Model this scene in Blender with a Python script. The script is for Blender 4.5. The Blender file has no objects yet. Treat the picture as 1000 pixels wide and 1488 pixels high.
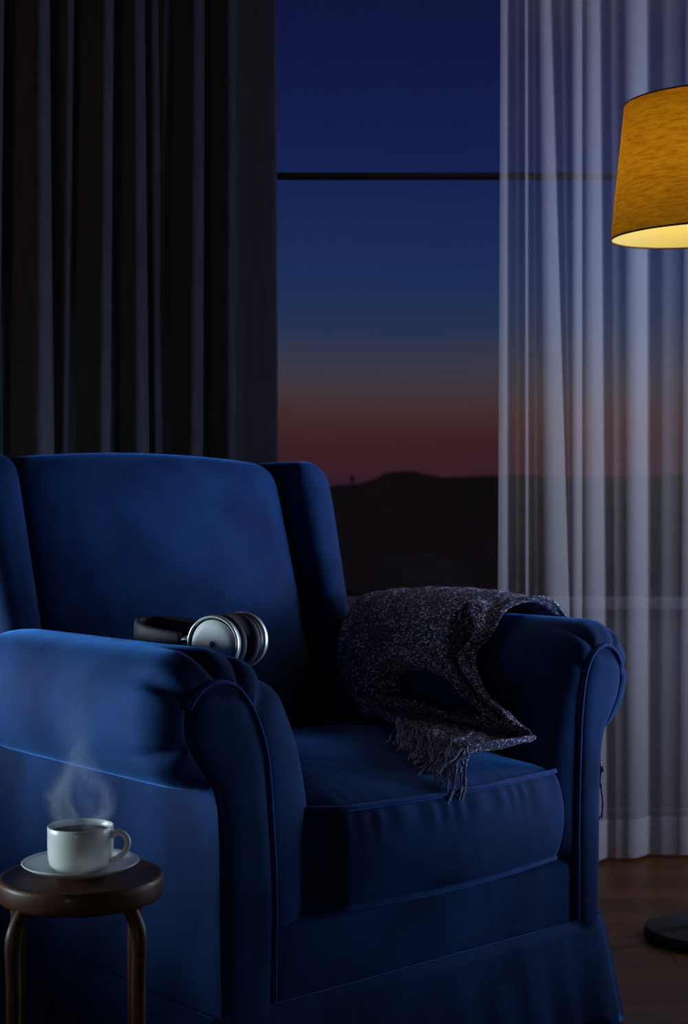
import bpy, bmesh, math, random
from mathutils import Vector, Matrix, Euler
random.seed(7)
S = bpy.context.scene
COL = S.collection
PI = math.pi
R = math.radians

# ------------------------------------------------------------------ camera
EYE = 0.95
cam_d = bpy.data.cameras.new('camera'); cam = bpy.data.objects.new('camera', cam_d); COL.objects.link(cam)
cam.location = (0, 0, EYE); cam.rotation_euler = (R(90), 0, 0)
cam_d.sensor_fit = 'VERTICAL'; cam_d.sensor_height = 36; cam_d.lens = 36*2150/1488
cam_d.dof.use_dof = True; cam_d.dof.focus_distance = 2.45; cam_d.dof.aperture_fstop = 6.3
cam_d.clip_end = 3000
S.camera = cam
S.view_settings.view_transform = 'Standard'; S.view_settings.look = 'None'
S.view_settings.gamma = 1; S.view_settings.exposure = 0.0
try: S.view_settings.use_curve_mapping = False
except Exception: pass
S.cycles.transparent_max_bounces = 24

def lin(r, g, b):
    f = lambda c: (c/255/12.92) if c/255 <= .04045 else ((c/255+.055)/1.055)**2.4
    return (f(r), f(g), f(b), 1)

# ------------------------------------------------------------------ dusk sky (what the window shows)
W = bpy.data.worlds.new('dusk_sky'); S.world = W; W.use_nodes = True
wt = W.node_tree; wt.nodes.clear()
wo = wt.nodes.new('ShaderNodeOutputWorld'); bg = wt.nodes.new('ShaderNodeBackground')
tc = wt.nodes.new('ShaderNodeTexCoord'); sp = wt.nodes.new('ShaderNodeSeparateXYZ')
ns = wt.nodes.new('ShaderNodeTexNoise'); ns.inputs['Scale'].default_value = 9; ns.inputs['Detail'].default_value = 3
ma = wt.nodes.new('ShaderNodeMath'); ma.operation = 'MULTIPLY_ADD'; ma.inputs[1].default_value = .018
ad = wt.nodes.new('ShaderNodeMath'); ad.operation = 'ADD'; ad.inputs[1].default_value = -.009
mr = wt.nodes.new('ShaderNodeMapRange'); mr.inputs['From Min'].default_value = -.05; mr.inputs['From Max'].default_value = .45
rp = wt.nodes.new('ShaderNodeValToRGB')
SKY = [(-.05, (22, 17, 20)), (.012, (44, 26, 40)), (.027, (58, 30, 40)), (.045, (60, 32, 36)), (.062, (68, 42, 43)), (.078, (66, 53, 58)),
       (.098, (58, 57, 72)), (.122, (39, 52, 82)), (.160, (28, 47, 90)), (.224, (22, 34, 82)), (.30, (17, 23, 66)), (.45, (14, 16, 52))]
els = rp.color_ramp.elements
for i, (z, c) in enumerate(SKY):
    p = (z+.05)/.5
    e = els[i] if i < 2 else els.new(p)
    e.position = p; e.color = lin(*c)
L = wt.links.new
L(tc.outputs['Generated'], sp.inputs[0]); L(tc.outputs['Generated'], ns.inputs['Vector'])
L(ns.outputs['Fac'], ma.inputs[0]); L(sp.outputs['Z'], ma.inputs[2]); L(ma.outputs[0], ad.inputs[0])
L(ad.outputs[0], mr.inputs['Value']); L(mr.outputs[0], rp.inputs[0]); L(rp.outputs[0], bg.inputs[0]); L(bg.outputs[0], wo.inputs[0])
bg.inputs[1].default_value = 1.0

# ------------------------------------------------------------------ added area lights out of view, shaping chair and curtains
def area(name, loc, rot, sx, sy, power, color, spread=180):
    d = bpy.data.lights.new(name, 'AREA'); d.shape = 'RECTANGLE'; d.size = sx; d.size_y = sy
    d.energy = power; d.color = color; d.spread = R(spread)
    o = bpy.data.objects.new(name, d); COL.objects.link(o); o.location = loc; o.rotation_euler = rot
    return o
LWX, RWX = -1.55, 2.05          # side walls
LWY, RWY = 2.05, 3.20
area('added_light_near_side', (LWX+.05, LWY+.30, .70), (0, R(-92), R(0)), .34, 1.2, 4.0, (.70, .90, 1.0), 50)  # added light, kept low so the near arm shades the seat
area('added_light_raking_curtains', (RWX-.03, 3.74, 1.45), (0, R(90), 0), 1.8, .24, 20.0, (.66, .77, 1.0), 150)  # added light grazing the curtain folds from the right
area('added_light_far_side', (RWX-.03, 2.80, .62), (0, R(90), R(3)), .35, .6, 1.35, (.50, .74, 1.0), 38)  # added light aimed low at the far arm and cushion front
area('added_light_far_side_upper', (RWX-.03, 2.80, 1.12), (0, R(87), R(-12)), .5, .5, 1.25, (.50, .74, 1.0), 27)  # added light for the right of the backrest and the far wing
area('added_curtain_fill', (LWX+.06, 3.10, 1.65), (0, R(-90), R(50)), 1.8, .35, .36, (1.0, .74, .34), 64)  # added warm fill that lifts the dark curtain; no lamp stands there
area('added_low_warm_fill', (-1.1, -3.4, .5), (R(96), 0, R(-8)), .7, .8, 6.5, (1.0, .90, .88), 180)  # added warm fill low behind the camera; there is no fireplace

# ------------------------------------------------------------------ materials
def mat(name, color, rough=.6, metal=0, spec=.4, noise=None, bump=None, sheen=None, coat=0):
    """noise = (scale, colour2, stretch xyz); bump = (scale, strength, distance)"""
    m = bpy.data.materials.new(name); m.use_nodes = True
    t = m.node_tree; b = t.nodes['Principled BSDF']
    b.inputs['Base Color'].default_value = color; b.inputs['Roughness'].default_value = rough
    b.inputs['Metallic'].default_value = metal; b.inputs['Specular IOR Level'].default_value = spec
    b.inputs['Coat Weight'].default_value = coat
    co = t.nodes.new('ShaderNodeTexCoord')
    if noise:
        mp = t.nodes.new('ShaderNodeMapping'); mp.inputs['Scale'].default_value = noise[2]
        n = t.nodes.new('ShaderNodeTexNoise'); n.inputs['Scale'].default_value = noise[0]; n.inputs['Detail'].default_value = 6
        r = t.nodes.new('ShaderNodeValToRGB'); r.color_ramp.elements[0].color = color; r.color_ramp.elements[1].color = noise[1]
        r.color_ramp.elements[0].position = .38; r.color_ramp.elements[1].position = .64
        t.links.new(co.outputs['Object'], mp.inputs[0]); t.links.new(mp.outputs[0], n.inputs['Vector'])
        t.links.new(n.outputs['Fac'], r.inputs[0]); t.links.new(r.outputs[0], b.inputs['Base Color'])
    if bump:
        n = t.nodes.new('ShaderNodeTexNoise'); n.inputs['Scale'].default_value = bump[0]; n.inputs['Detail'].default_value = 4
        u = t.nodes.new('ShaderNodeBump'); u.inputs['Strength'].default_value = bump[1]; u.inputs['Distance'].default_value = bump[2]
        t.links.new(co.outputs['Object'], n.inputs['Vector']); t.links.new(n.outputs['Fac'], u.inputs['Height'])
        t.links.new(u.outputs[0], b.inputs['Normal'])
    if sheen:
        b.inputs['Sheen Weight'].default_value = sheen[0]; b.inputs['Sheen Roughness'].default_value = sheen[1]
        b.inputs['Sheen Tint'].default_value = sheen[2]
    return m

VELVET = mat('blue_velvet', (.0035, .014, .064, 1), .85, spec=.12, noise=(6.5, (.0085, .036, .135, 1), (1, 1, .7)), bump=(26, .25, .006),
             sheen=(.7, .30, (.07, .27, .80, 1)))
PIPE = mat('velvet_piping', (.006, .025, .13, 1), .75, spec=.15, noise=(40, (.010, .04, .18, 1), (1, 1, 1)), sheen=(.8, .3, (.08, .30, .9, 1)))
WALL = mat('wall_paint', (.080, .068, .090, 1), .9, noise=(3, (.088, .076, .098, 1), (1, 1, 1)), bump=(120, .05, .001))
CEIL = mat('ceiling_paint', (.14, .13, .13, 1), .95, noise=(2, (.16, .15, .15, 1), (1, 1, 1)))
SILLM = mat('sill_paint', (.12, .10, .14, 1), .6, noise=(4, (.13, .11, .15, 1), (1, 1, 1)))
FRAMEM = mat('window_frame_paint', (.012, .010, .010, 1), .5, noise=(20, (.018, .015, .014, 1), (1, 1, 1)))
CURT = mat('dark_curtain_cloth', (.046, .045, .062, 1), .95, spec=.03, noise=(60, (.055, .054, .074, 1), (1, 1, .15)), bump=(300, .1, .001))
DWOOD = mat('dark_stained_wood', (.070, .024, .009, 1), .45, spec=.35, noise=(9, (.10, .036, .014, 1), (1, 6, 6)), coat=.06)
CERAM = mat('white_ceramic', (.74, .76, .74, 1), .22, spec=.5, noise=(30, (.78, .80, .78, 1), (1, 1, 1)))
COFFEE = mat('coffee', (.075, .022, .006, 1), .15, spec=.15, noise=(20, (.10, .032, .010, 1), (1, 1, 1)))
SILVER = mat('brushed_silver', (.62, .63, .64, 1), .38, metal=.85, noise=(240, (.72, .73, .74, 1), (1, 1, 1)), bump=(500, .06, .0005))
SILVERP = mat('grained_silver_plate', (.72, .76, .78, 1), .5, metal=.10, noise=(320, (.84, .87, .88, 1), (1, 1, 1)), bump=(420, .25, .0008))
LEATHER = mat('black_leather', (.034, .026, .046, 1), .6, spec=.35, noise=(60, (.05, .038, .066, 1), (1, 1, 1)), bump=(180, .35, .001))
BLACK = mat('black_plastic', (.010, .010, .012, 1), .4, noise=(30, (.014, .014, .017, 1), (1, 1, 1)))
IRON = mat('black_lamp_metal', (.018, .018, .020, 1), .55, metal=.3, noise=(30, (.026, .026, .03, 1), (1, 1, 1)))
SEAM = mat('dark_stitching', (.006, .012, .04, 1), .9, noise=(50, (.010, .02, .06, 1), (1, 1, 1)))
TRIMM = mat('shade_trim', (.035, .016, .006, 1), .8, noise=(80, (.06, .028, .01, 1), (1, 1, 1)))
HILLM = mat('dark_hillside', (.90, .52, .13, 1), 1, spec=0, noise=(.02, (.74, .42, .10, 1), (1, 1, 1)))
TOWM = mat('tower_steel', (.30, .24, .26, 1), 1, spec=0, noise=(.5, (.26, .20, .22, 1), (1, 1, 1)))

def floor_mat():
    m = bpy.data.materials.new('floor_planks'); m.use_nodes = True; t = m.node_tree; b = t.nodes['Principled BSDF']
    b.inputs['Roughness'].default_value = .42; b.inputs['Specular IOR Level'].default_value = .35
    co = t.nodes.new('ShaderNodeTexCoord'); br = t.nodes.new('ShaderNodeTexBrick')
    br.inputs['Scale'].default_value = 1; br.inputs['Brick Width'].default_value = 1.4; br.inputs['Row Height'].default_value = .11
    br.inputs['Mortar Size'].default_value = .002
    br.inputs['Color1'].default_value = (.090, .028, .005, 1); br.inputs['Color2'].default_value = (.16, .050, .008, 1)
    br.inputs['Mortar'].default_value = (.012, .006, .003, 1)
    mp = t.nodes.new('ShaderNodeMapping'); mp.inputs['Scale'].default_value = (2, 40, 1)
    n = t.nodes.new('ShaderNodeTexNoise'); n.inputs['Scale'].default_value = 3; n.inputs['Detail'].default_value = 6
    mx = t.nodes.new('ShaderNodeMix'); mx.data_type = 'RGBA'; mx.blend_type = 'MULTIPLY'; mx.inputs[0].default_value = .7
    l = t.links.new
    l(co.outputs['Object'], br.inputs['Vector']); l(co.outputs['Object'], mp.inputs[0]); l(mp.outputs[0], n.inputs['Vector'])
    l(br.outputs['Color'], mx.inputs[6]); l(n.outputs['Color'], mx.inputs[7]); l(mx.outputs[2], b.inputs['Base Color'])
    return m
FLOORM = floor_mat()

def sheer_mat():
    m = bpy.data.materials.new('sheer_voile'); m.use_nodes = True; t = m.node_tree; t.nodes.clear(); l = t.links.new
    o = t.nodes.new('ShaderNodeOutputMaterial'); tr = t.nodes.new('ShaderNodeBsdfTransparent')
    df = t.nodes.new('ShaderNodeBsdfDiffuse'); tl = t.nodes.new('ShaderNodeBsdfTranslucent')
    a = t.nodes.new('ShaderNodeMixShader'); a.inputs[0].default_value = .05
    x = t.nodes.new('ShaderNodeMixShader')
    co = t.nodes.new('ShaderNodeTexCoord'); mp = t.nodes.new('ShaderNodeMapping'); mp.inputs['Scale'].default_value = (260, 260, 200)
    n = t.nodes.new('ShaderNodeTexNoise'); n.inputs['Scale'].default_value = 1; n.inputs['Detail'].default_value = 2
    mr = t.nodes.new('ShaderNodeMapRange'); mr.inputs['To Min'].default_value = .24; mr.inputs['To Max'].default_value = .33
    for s in (df, tl): s.inputs['Color'].default_value = (.72, .71, .80, 1)
    l(co.outputs['Object'], mp.inputs[0]); l(mp.outputs[0], n.inputs['Vector']); l(n.outputs['Fac'], mr.inputs['Value'])
    l(df.outputs[0], a.inputs[1]); l(tl.outputs[0], a.inputs[2]); l(mr.outputs[0], x.inputs[0])
    l(tr.outputs[0], x.inputs[1]); l(a.outputs[0], x.inputs[2]); l(x.outputs[0], o.inputs[0])
    return m
SHEER = sheer_mat()

def glass_mat():
    m = bpy.data.materials.new('window_glass'); m.use_nodes = True; t = m.node_tree; t.nodes.clear(); l = t.links.new
    o = t.nodes.new('ShaderNodeOutputMaterial'); tr = t.nodes.new('ShaderNodeBsdfTransparent'); g = t.nodes.new('ShaderNodeBsdfGlossy')
    g.inputs['Roughness'].default_value = .02; x = t.nodes.new('ShaderNodeMixShader'); x.inputs[0].default_value = .008
    tr.inputs['Color'].default_value = (.97, .98, .98, 1)
    l(tr.outputs[0], x.inputs[1]); l(g.outputs[0], x.inputs[2]); l(x.outputs[0], o.inputs[0]); return m
GLASS = glass_mat()

def shade_mat(name, c1, c2, tcol, tw, weave):
    m = bpy.data.materials.new(name); m.use_nodes = True; t = m.node_tree; t.nodes.clear(); l = t.links.new
    o = t.nodes.new('ShaderNodeOutputMaterial'); df = t.nodes.new('ShaderNodeBsdfDiffuse'); tl = t.nodes.new('ShaderNodeBsdfTranslucent')
    x = t.nodes.new('ShaderNodeMixShader'); x.inputs[0].default_value = tw
    co = t.nodes.new('ShaderNodeTexCoord'); mp = t.nodes.new('ShaderNodeMapping'); mp.inputs['Scale'].default_value = (20, 20, 150) if weave else (1, 1, 1)
    n = t.nodes.new('ShaderNodeTexNoise'); n.inputs['Scale'].default_value = 1.4; n.inputs['Detail'].default_value = 5
    mp2 = t.nodes.new('ShaderNodeMapping'); mp2.inputs['Scale'].default_value = (300, 300, 380)
    n2 = t.nodes.new('ShaderNodeTexNoise'); n2.inputs['Scale'].default_value = 1
    m2 = t.nodes.new('ShaderNodeMath'); m2.operation = 'MULTIPLY_ADD'; m2.inputs[1].default_value = .35
    r = t.nodes.new('ShaderNodeValToRGB'); r.color_ramp.elements[0].color = c1; r.color_ramp.elements[1].color = c2
    r.color_ramp.elements[0].position = .44; r.color_ramp.elements[1].position = .78
    mx = t.nodes.new('ShaderNodeMix'); mx.data_type = 'RGBA'; mx.blend_type = 'MULTIPLY'; mx.inputs[0].default_value = 1; mx.inputs[7].default_value = tcol
    l(co.outputs['Object'], mp.inputs[0]); l(mp.outputs[0], n.inputs['Vector'])
    l(co.outputs['Object'], mp2.inputs[0]); l(mp2.outputs[0], n2.inputs['Vector']); l(n2.outputs['Fac'], m2.inputs[0]); l(n.outputs['Fac'], m2.inputs[2])
    l(m2.outputs[0], r.inputs[0]); l(r.outputs[0], df.inputs['Color']); l(r.outputs[0], mx.inputs[6]); l(mx.outputs[2], tl.inputs['Color'])
    l(df.outputs[0], x.inputs[1]); l(tl.outputs[0], x.inputs[2]); l(x.outputs[0], o.inputs[0]); return m
LINEN = shade_mat('mustard_linen', (.24, .140, .028, 1), (.41, .268, .066, 1), (1, .84, .34, 1), .75, True)
LINER = shade_mat('shade_lining', (.86, .76, .36, 1), (.90, .80, .40, 1), (1, .95, .8, 1), .40, False)

def emit_mat(name, color, strength):
    m = bpy.data.materials.new(name); m.use_nodes = True; b = m.node_tree.nodes['Principled BSDF']
    b.inputs['Base Color'].default_value = (.8, .7, .5, 1)
    b.inputs['Emission Color'].default_value = color; b.inputs['Emission Strength'].default_value = strength; return m
BULBM = emit_mat('lit_bulb', (1, .86, .50, 1), 70)

def knit_mat():
    m = bpy.data.materials.new('charcoal_flecked_knit'); m.use_nodes = True; t = m.node_tree; b = t.nodes['Principled BSDF']; l = t.links.new
    b.inputs['Roughness'].default_value = .9; b.inputs['Specular IOR Level'].default_value = .1
    b.inputs['Sheen Weight'].default_value = .3; b.inputs['Sheen Tint'].default_value = (.5, .5, .8, 1)
    uv = t.nodes.new('ShaderNodeTexCoord'); mp = t.nodes.new('ShaderNodeMapping'); mp.inputs['Scale'].default_value = (270, 270, 330)
    v = t.nodes.new('ShaderNodeTexVoronoi'); v.inputs['Scale'].default_value = 1; v.inputs['Randomness'].default_value = .8
    rp = t.nodes.new('ShaderNodeValToRGB'); e = rp.color_ramp.elements
    e[0].position = .40; e[0].color = (.055, .045, .090, 1); e[1].position = .95; e[1].color = (.78, .76, .90, 1)
    k = e.new(.76); k.color = (.17, .15, .25, 1)
    sx = t.nodes.new('ShaderNodeSeparateColor')
    bu = t.nodes.new('ShaderNodeBump'); bu.inputs['Strength'].default_value = 1; bu.inputs['Distance'].default_value = .004; bu.invert = True
    l(uv.outputs['Object'], mp.inputs[0]); l(mp.outputs[0], v.inputs['Vector']); l(v.outputs['Color'], sx.inputs[0]); l(sx.outputs[0], rp.inputs[0])
    l(rp.outputs[0], b.inputs['Base Color']); l(v.outputs['Distance'], bu.inputs['Height']); l(bu.outputs[0], b.inputs['Normal']); return m
KNIT = knit_mat()
FRINGE = mat('charcoal_yarn', (.060, .052, .12, 1), .9, noise=(400, (.20, .18, .32, 1), (1, 1, 1)), sheen=(.3, .4, (.5, .5, .8, 1)))

# ------------------------------------------------------------------ mesh helpers
def mesh_obj(name, verts, faces, m, parent=None, smooth=True, uvs=None):
    me = bpy.data.meshes.new(name); me.from_pydata([tuple(v) for v in verts], [], faces); me.update()
    if uvs:
        u = me.uv_layers.new(name='UVMap')
        for lp in me.loops: u.data[lp.index].uv = uvs[lp.vertex_index]
    bm = bmesh.new(); bm.from_mesh(me); bmesh.ops.recalc_face_normals(bm, faces=bm.faces); bm.to_mesh(me); bm.free()
    for p in me.polygons: p.use_smooth = smooth
    me.materials.append(m)
    o = bpy.data.objects.new(name, me); COL.objects.link(o)
    if parent: o.parent = parent
    return o
def subsurf(o, n=1):
    k = o.modifiers.new('smooth', 'SUBSURF'); k.levels = n; k.render_levels = n; return o
def tag(o, label, cat, group=None, kind=None):
    o['label'] = label; o['category'] = cat
    if group: o['group'] = group
    if kind: o['kind'] = kind
    return o
def empty(name, loc, rz=0):
    o = bpy.data.objects.new(name, None); COL.objects.link(o); o.location = loc; o.rotation_euler = (0, 0, rz); o.empty_display_size = .05; return o
def struct(o): o['kind'] = 'structure'; return o

def box_data(lo, hi):
    x0, y0, z0 = lo; x1, y1, z1 = hi
    v = [(x0,y0,z0),(x1,y0,z0),(x1,y1,z0),(x0,y1,z0),(x0,y0,z1),(x1,y0,z1),(x1,y1,z1),(x0,y1,z1)]
    f = [(0,3,2,1),(4,5,6,7),(0,1,5,4),(1,2,6,5),(2,3,7,6),(3,0,4,7)]
    return v, f
def boxes(name, bl, m, parent=None, bevel=0):
    V, F = [], []
    for lo, hi in bl:
        v, f = box_data(lo, hi); n = len(V); V += v; F += [tuple(i+n for i in q) for q in f]
    o = mesh_obj(name, V, F, m, parent, smooth=False)
    if bevel:
        k = o.modifiers.new('bevel', 'BEVEL'); k.width = bevel; k.segments = 3
    return o
def rbox(name, lo, hi, r, m, parent=None, n=(20, 12, 12), deform=None, sub=1):
    """box with rounded edges and corners, optionally deformed point by point"""
    lo = Vector(lo); hi = Vector(hi); idx = {}; V = []; F = []
    nx, ny, nz = n
    def grid(t, k, a, b, rr):                 # cluster samples in the rounded borders
        return a + (b-a)*t/k
    def vid(i, j, k):
        key = (i, j, k)
        if key not in idx:
            p = Vector((grid(i, nx, lo.x, hi.x, r), grid(j, ny, lo.y, hi.y, r), grid(k, nz, lo.z, hi.z, r)))
            q = Vector((min(max(p.x, lo.x+r), hi.x-r), min(max(p.y, lo.y+r), hi.y-r), min(max(p.z, lo.z+r), hi.z-r)))
            d = p-q
            if d.length > 1e-9: p = q + d.normalized()*r
            if deform: p = Vector(deform(p))
            idx[key] = len(V); V.append(p)
        return idx[key]
    for i in range(nx):
        for j in range(ny):
            F.append((vid(i,j,0), vid(i,j+1,0), vid(i+1,j+1,0), vid(i+1,j,0)))
            F.append((vid(i,j,nz), vid(i+1,j,nz), vid(i+1,j+1,nz), vid(i,j+1,nz)))
    for i in range(nx):
        for k in range(nz):
            F.append((vid(i,0,k), vid(i+1,0,k), vid(i+1,0,k+1), vid(i,0,k+1)))
            F.append((vid(i,ny,k), vid(i,ny,k+1), vid(i+1,ny,k+1), vid(i+1,ny,k)))
    for j in range(ny):
        for k in range(nz):
            F.append((vid(0,j,k), vid(0,j,k+1), vid(0,j+1,k+1), vid(0,j+1,k)))
            F.append((vid(nx,j,k), vid(nx,j+1,k), vid(nx,j+1,k+1), vid(nx,j,k+1)))
    o = mesh_obj(name, V, F, m, parent)
    if sub: subsurf(o, sub)
    return o
def lathe(name, prof, m, parent=None, seg=64, axis='Z', loc=(0,0,0)):
    V, F = [], []
    n = len(prof)
    for k in range(seg):
        a = 2*PI*k/seg
        for r, z in prof:
            if axis == 'Z': V.append((loc[0]+r*math.cos(a), loc[1]+r*math.sin(a), loc[2]+z))
            else: V.append((loc[0]+z, loc[1]+r*math.cos(a), loc[2]+r*math.sin(a)))
    for k in range(seg):
        k2 = (k+1) % seg
        for i in range(n-1): F.append((k*n+i, k2*n+i, k2*n+i+1, k*n+i+1))
    o = mesh_obj(name, V, F, m, parent)
    bm = bmesh.new(); bm.from_mesh(o.data); bmesh.ops.remove_doubles(bm, verts=bm.verts, dist=1e-6)
    bmesh.ops.recalc_face_normals(bm, faces=bm.faces); bm.to_mesh(o.data); bm.free()
    for p in o.data.polygons: p.use_smooth = True
    return o
def crom(P, k=6, closed=False):
    out = []; n = len(P); P = [Vector(p) for p in P]
    rng = n if closed else n-1
    for i in range(rng):
        if closed: a, b, c, d = P[i-1], P[i], P[(i+1) % n], P[(i+2) % n]
        else: a, b, c, d = P[max(i-1,0)], P[i], P[i+1], P[min(i+2,n-1)]
        for s in range(k):
            t = s/k
            out.append(.5*((2*b)+(c-a)*t+(2*a-5*b+4*c-d)*t*t+(3*b-a-3*c+d)*t**3))
    if not closed: out.append(P[-1])
    return out
def tube_data(P, rad, seg=8, closed=False, flat=1.0):
    P = [Vector(p) for p in P]; n = len(P); V, F = [], []
    rads = rad if isinstance(rad, (list, tuple)) else [rad]*n
    up = None
    for i in range(n):
        if closed: t = P[(i+1) % n]-P[i-1]
        else: t = P[min(i+1,n-1)]-P[max(i-1,0)]
        t = t.normalized() if t.length > 1e-9 else Vector((0,0,1))
        if up is None:
            up = t.orthogonal().normalized()
        up = (up - t*up.dot(t)); up = up.normalized() if up.length > 1e-6 else t.orthogonal().normalized()
        s = t.cross(up)
        for k in range(seg):
            a = 2*PI*k/seg; V.append(P[i] + (up*math.cos(a)+s*math.sin(a)*flat)*rads[i])
    for i in range(n if closed else n-1):
        j = (i+1) % n
        for k in range(seg):
            k2 = (k+1) % seg; F.append((i*seg+k, i*seg+k2, j*seg+k2, j*seg+k))
    if not closed:
        F.append(tuple(range(seg))[::-1]); F.append(tuple((n-1)*seg+k for k in range(seg)))
    return V, F
def tube(name, P, rad, m, parent=None, seg=10, closed=False):
    V, F = tube_data(P, rad, seg, closed); return mesh_obj(name, V, F, m, parent)

# ================================================================== THE ROOM
WY, WT = 4.25, .20                 # inner face of the window wall and its thickness
CEILZ = 2.75; BACKY = -3.6
struct(boxes('floor', [((LWX-.1, BACKY-.1, -.1), (RWX+.1, WY+WT, 0))], FLOORM))
struct(boxes('ceiling', [((LWX-.1, BACKY-.1, CEILZ), (RWX+.1, WY+WT, CEILZ+.1))], CEIL))
OX0, OX1, OZ0, OZ1 = -.62, 1.75, .70, 2.58     # window opening
struct(boxes('wall_back', [((LWX, WY, 0), (OX0, WY+WT, CEILZ)), ((OX1, WY, 0), (RWX, WY+WT, CEILZ)),
      ((OX0, WY, 0), (OX1, WY+WT, OZ0)), ((OX0, WY, OZ1), (OX1, WY+WT, CEILZ))], WALL))
def side_wall(name, x0, x1, yc, hw):
    a, b, z0, z1 = yc-hw, yc+hw, .4, 2.4
    struct(boxes(name, [((x0, BACKY, 0), (x1, a, CEILZ)), ((x0, b, 0), (x1, WY+WT, CEILZ)), ((x0, a, 0), (x1, b, z0)), ((x0, a, z1), (x1, b, CEILZ))], WALL))
side_wall('wall_left', LWX-.1, LWX, LWY, .6)
side_wall('wall_right', RWX, RWX+.1, RWY, .78)
struct(boxes('wall_front', [((LWX, BACKY-.1, 0), (RWX, BACKY, CEILZ))], WALL))
struct(boxes('baseboard_back', [((LWX, WY-.018, 0), (RWX, WY, .10))], WALL, bevel=.004))
def window(name, lo, hi, axis, bars):
    """frame, glass pane and glazing bars; axis = the wall's thin direction"""
    e = empty(name, (0, 0, 0)); e['kind'] = 'structure'
    a0, z0 = lo; a1, z1 = hi; w = .05; c, t = axis[1], .03
    def B(p0, p1, q0, q1, tt=t):
        if axis[0] == 'y': return ((p0, c-tt, q0), (p1, c+tt, q1))
        return ((c-tt, p0, q0), (c+tt, p1, q1))
    boxes('window_frame', [B(a0, a0+w, z0, z1), B(a1-w, a1, z0, z1), B(a0+w, a1-w, z0, z0+.025), B(a0+w, a1-w, z1-w, z1)], FRAMEM, e, .004)
    for z, h in bars: boxes('transom', [B(a0+w, a1-w, z-h, z+h, .02)], FRAMEM, e)
    boxes('glass_pane', [B(a0+w*.8, a1-w*.8, z0+.02, z1-w*.8, .003)], GLASS, e)
    return e
window('window_1', (OX0, OZ0), (OX1, OZ1), ('y', WY+.10), [(EYE+(744-255)/2150*(WY+.09), .0065)])
window('added_window_left', (LWY-.6, .4), (LWY+.6, 2.4), ('x', LWX-.05), [])  # unseen window, added as an opening for the left area light
window('added_window_right', (RWY-.78, .4), (RWY+.78, 2.4), ('x', RWX+.05), [])  # unseen window, added to account for the lights on the right
struct(boxes('trim_1', [((OX0-.06, WY-.035, OZ0-.03), (OX1+.06, WY+.075, OZ0+.004))], SILLM, bevel=.006))

# ---- land beyond the window
def hills():
    RX = [-200, -60, -20, 0, 8, 16, 24, 34, 44, 52, 60, 66, 80, 90, 110, 140, 200, 300]
    def ridge(px):
        pts = [(-3000, 690), (300, 706), (480, 706), (520, 703), (545, 697), (562, 688), (580, 684), (604, 685), (625, 690), (650, 693), (690, 692), (740, 690), (850, 694), (1000, 688), (1300, 696), (4000, 690)]
        for (a, b), (c, d) in zip(pts, pts[1:]):
            if a <= px <= c:
                t = (px-a)/(c-a); t = t*t*(3-2*t); return b+(d-b)*t
        return 692
    D = 420; V, F = [], []
    cols = [i*4 for i in range(-90, 111)]
    rows = [(6, -3.2), (30, -4.2), (90, -6), (180, -4), (260, 0), (330, .45), (380, .8), (D, 1.0), (470, .8), (560, .2)]
    for y, k in rows:
        for c in cols:
            x = c*y/D*1.0 if y < D else c*1.0
            px = 500 + c/D*2150
            top = EYE + (744-ridge(px))/2150*D
            if k <= 0: z = k
            else: z = -1 + (top+1)*k + (0 if k == 1 else math.sin(c*.23+y)*.35)
            z += math.sin(c*1.7+y*.3)*.10 + random.uniform(-.12, .12)*(1 if y > 200 else .2)
            V.append((x, y, z))
    n = len(cols)
    for i in range(len(rows)-1):
        for j in range(n-1): F.append((i*n+j, i*n+j+1, (i+1)*n+j+1, (i+1)*n+j))
    o = mesh_obj('distant_hills', V, F, HILLM); struct(o)
hills()
def tower():
    D = 410.; px = lambda p: (p-500)/2150*D; pz = lambda y: EYE+(744-y)/2150*D
    r = empty('distant_tower', (px(512), D, pz(709)))
    tag(r, 'faint dark mast on the hilltop left of the hump, seen just beyond the armchair wing', 'tower')
    boxes('shaft', [((-.30, -.3, 0), (.30, .3, pz(690)-pz(709)))], TOWM, r)
    boxes('lookout_cabin', [((-.75, -.6, pz(697)-pz(709)), (.75, .6, pz(693.5)-pz(709)))], TOWM, r)
tower()

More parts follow.
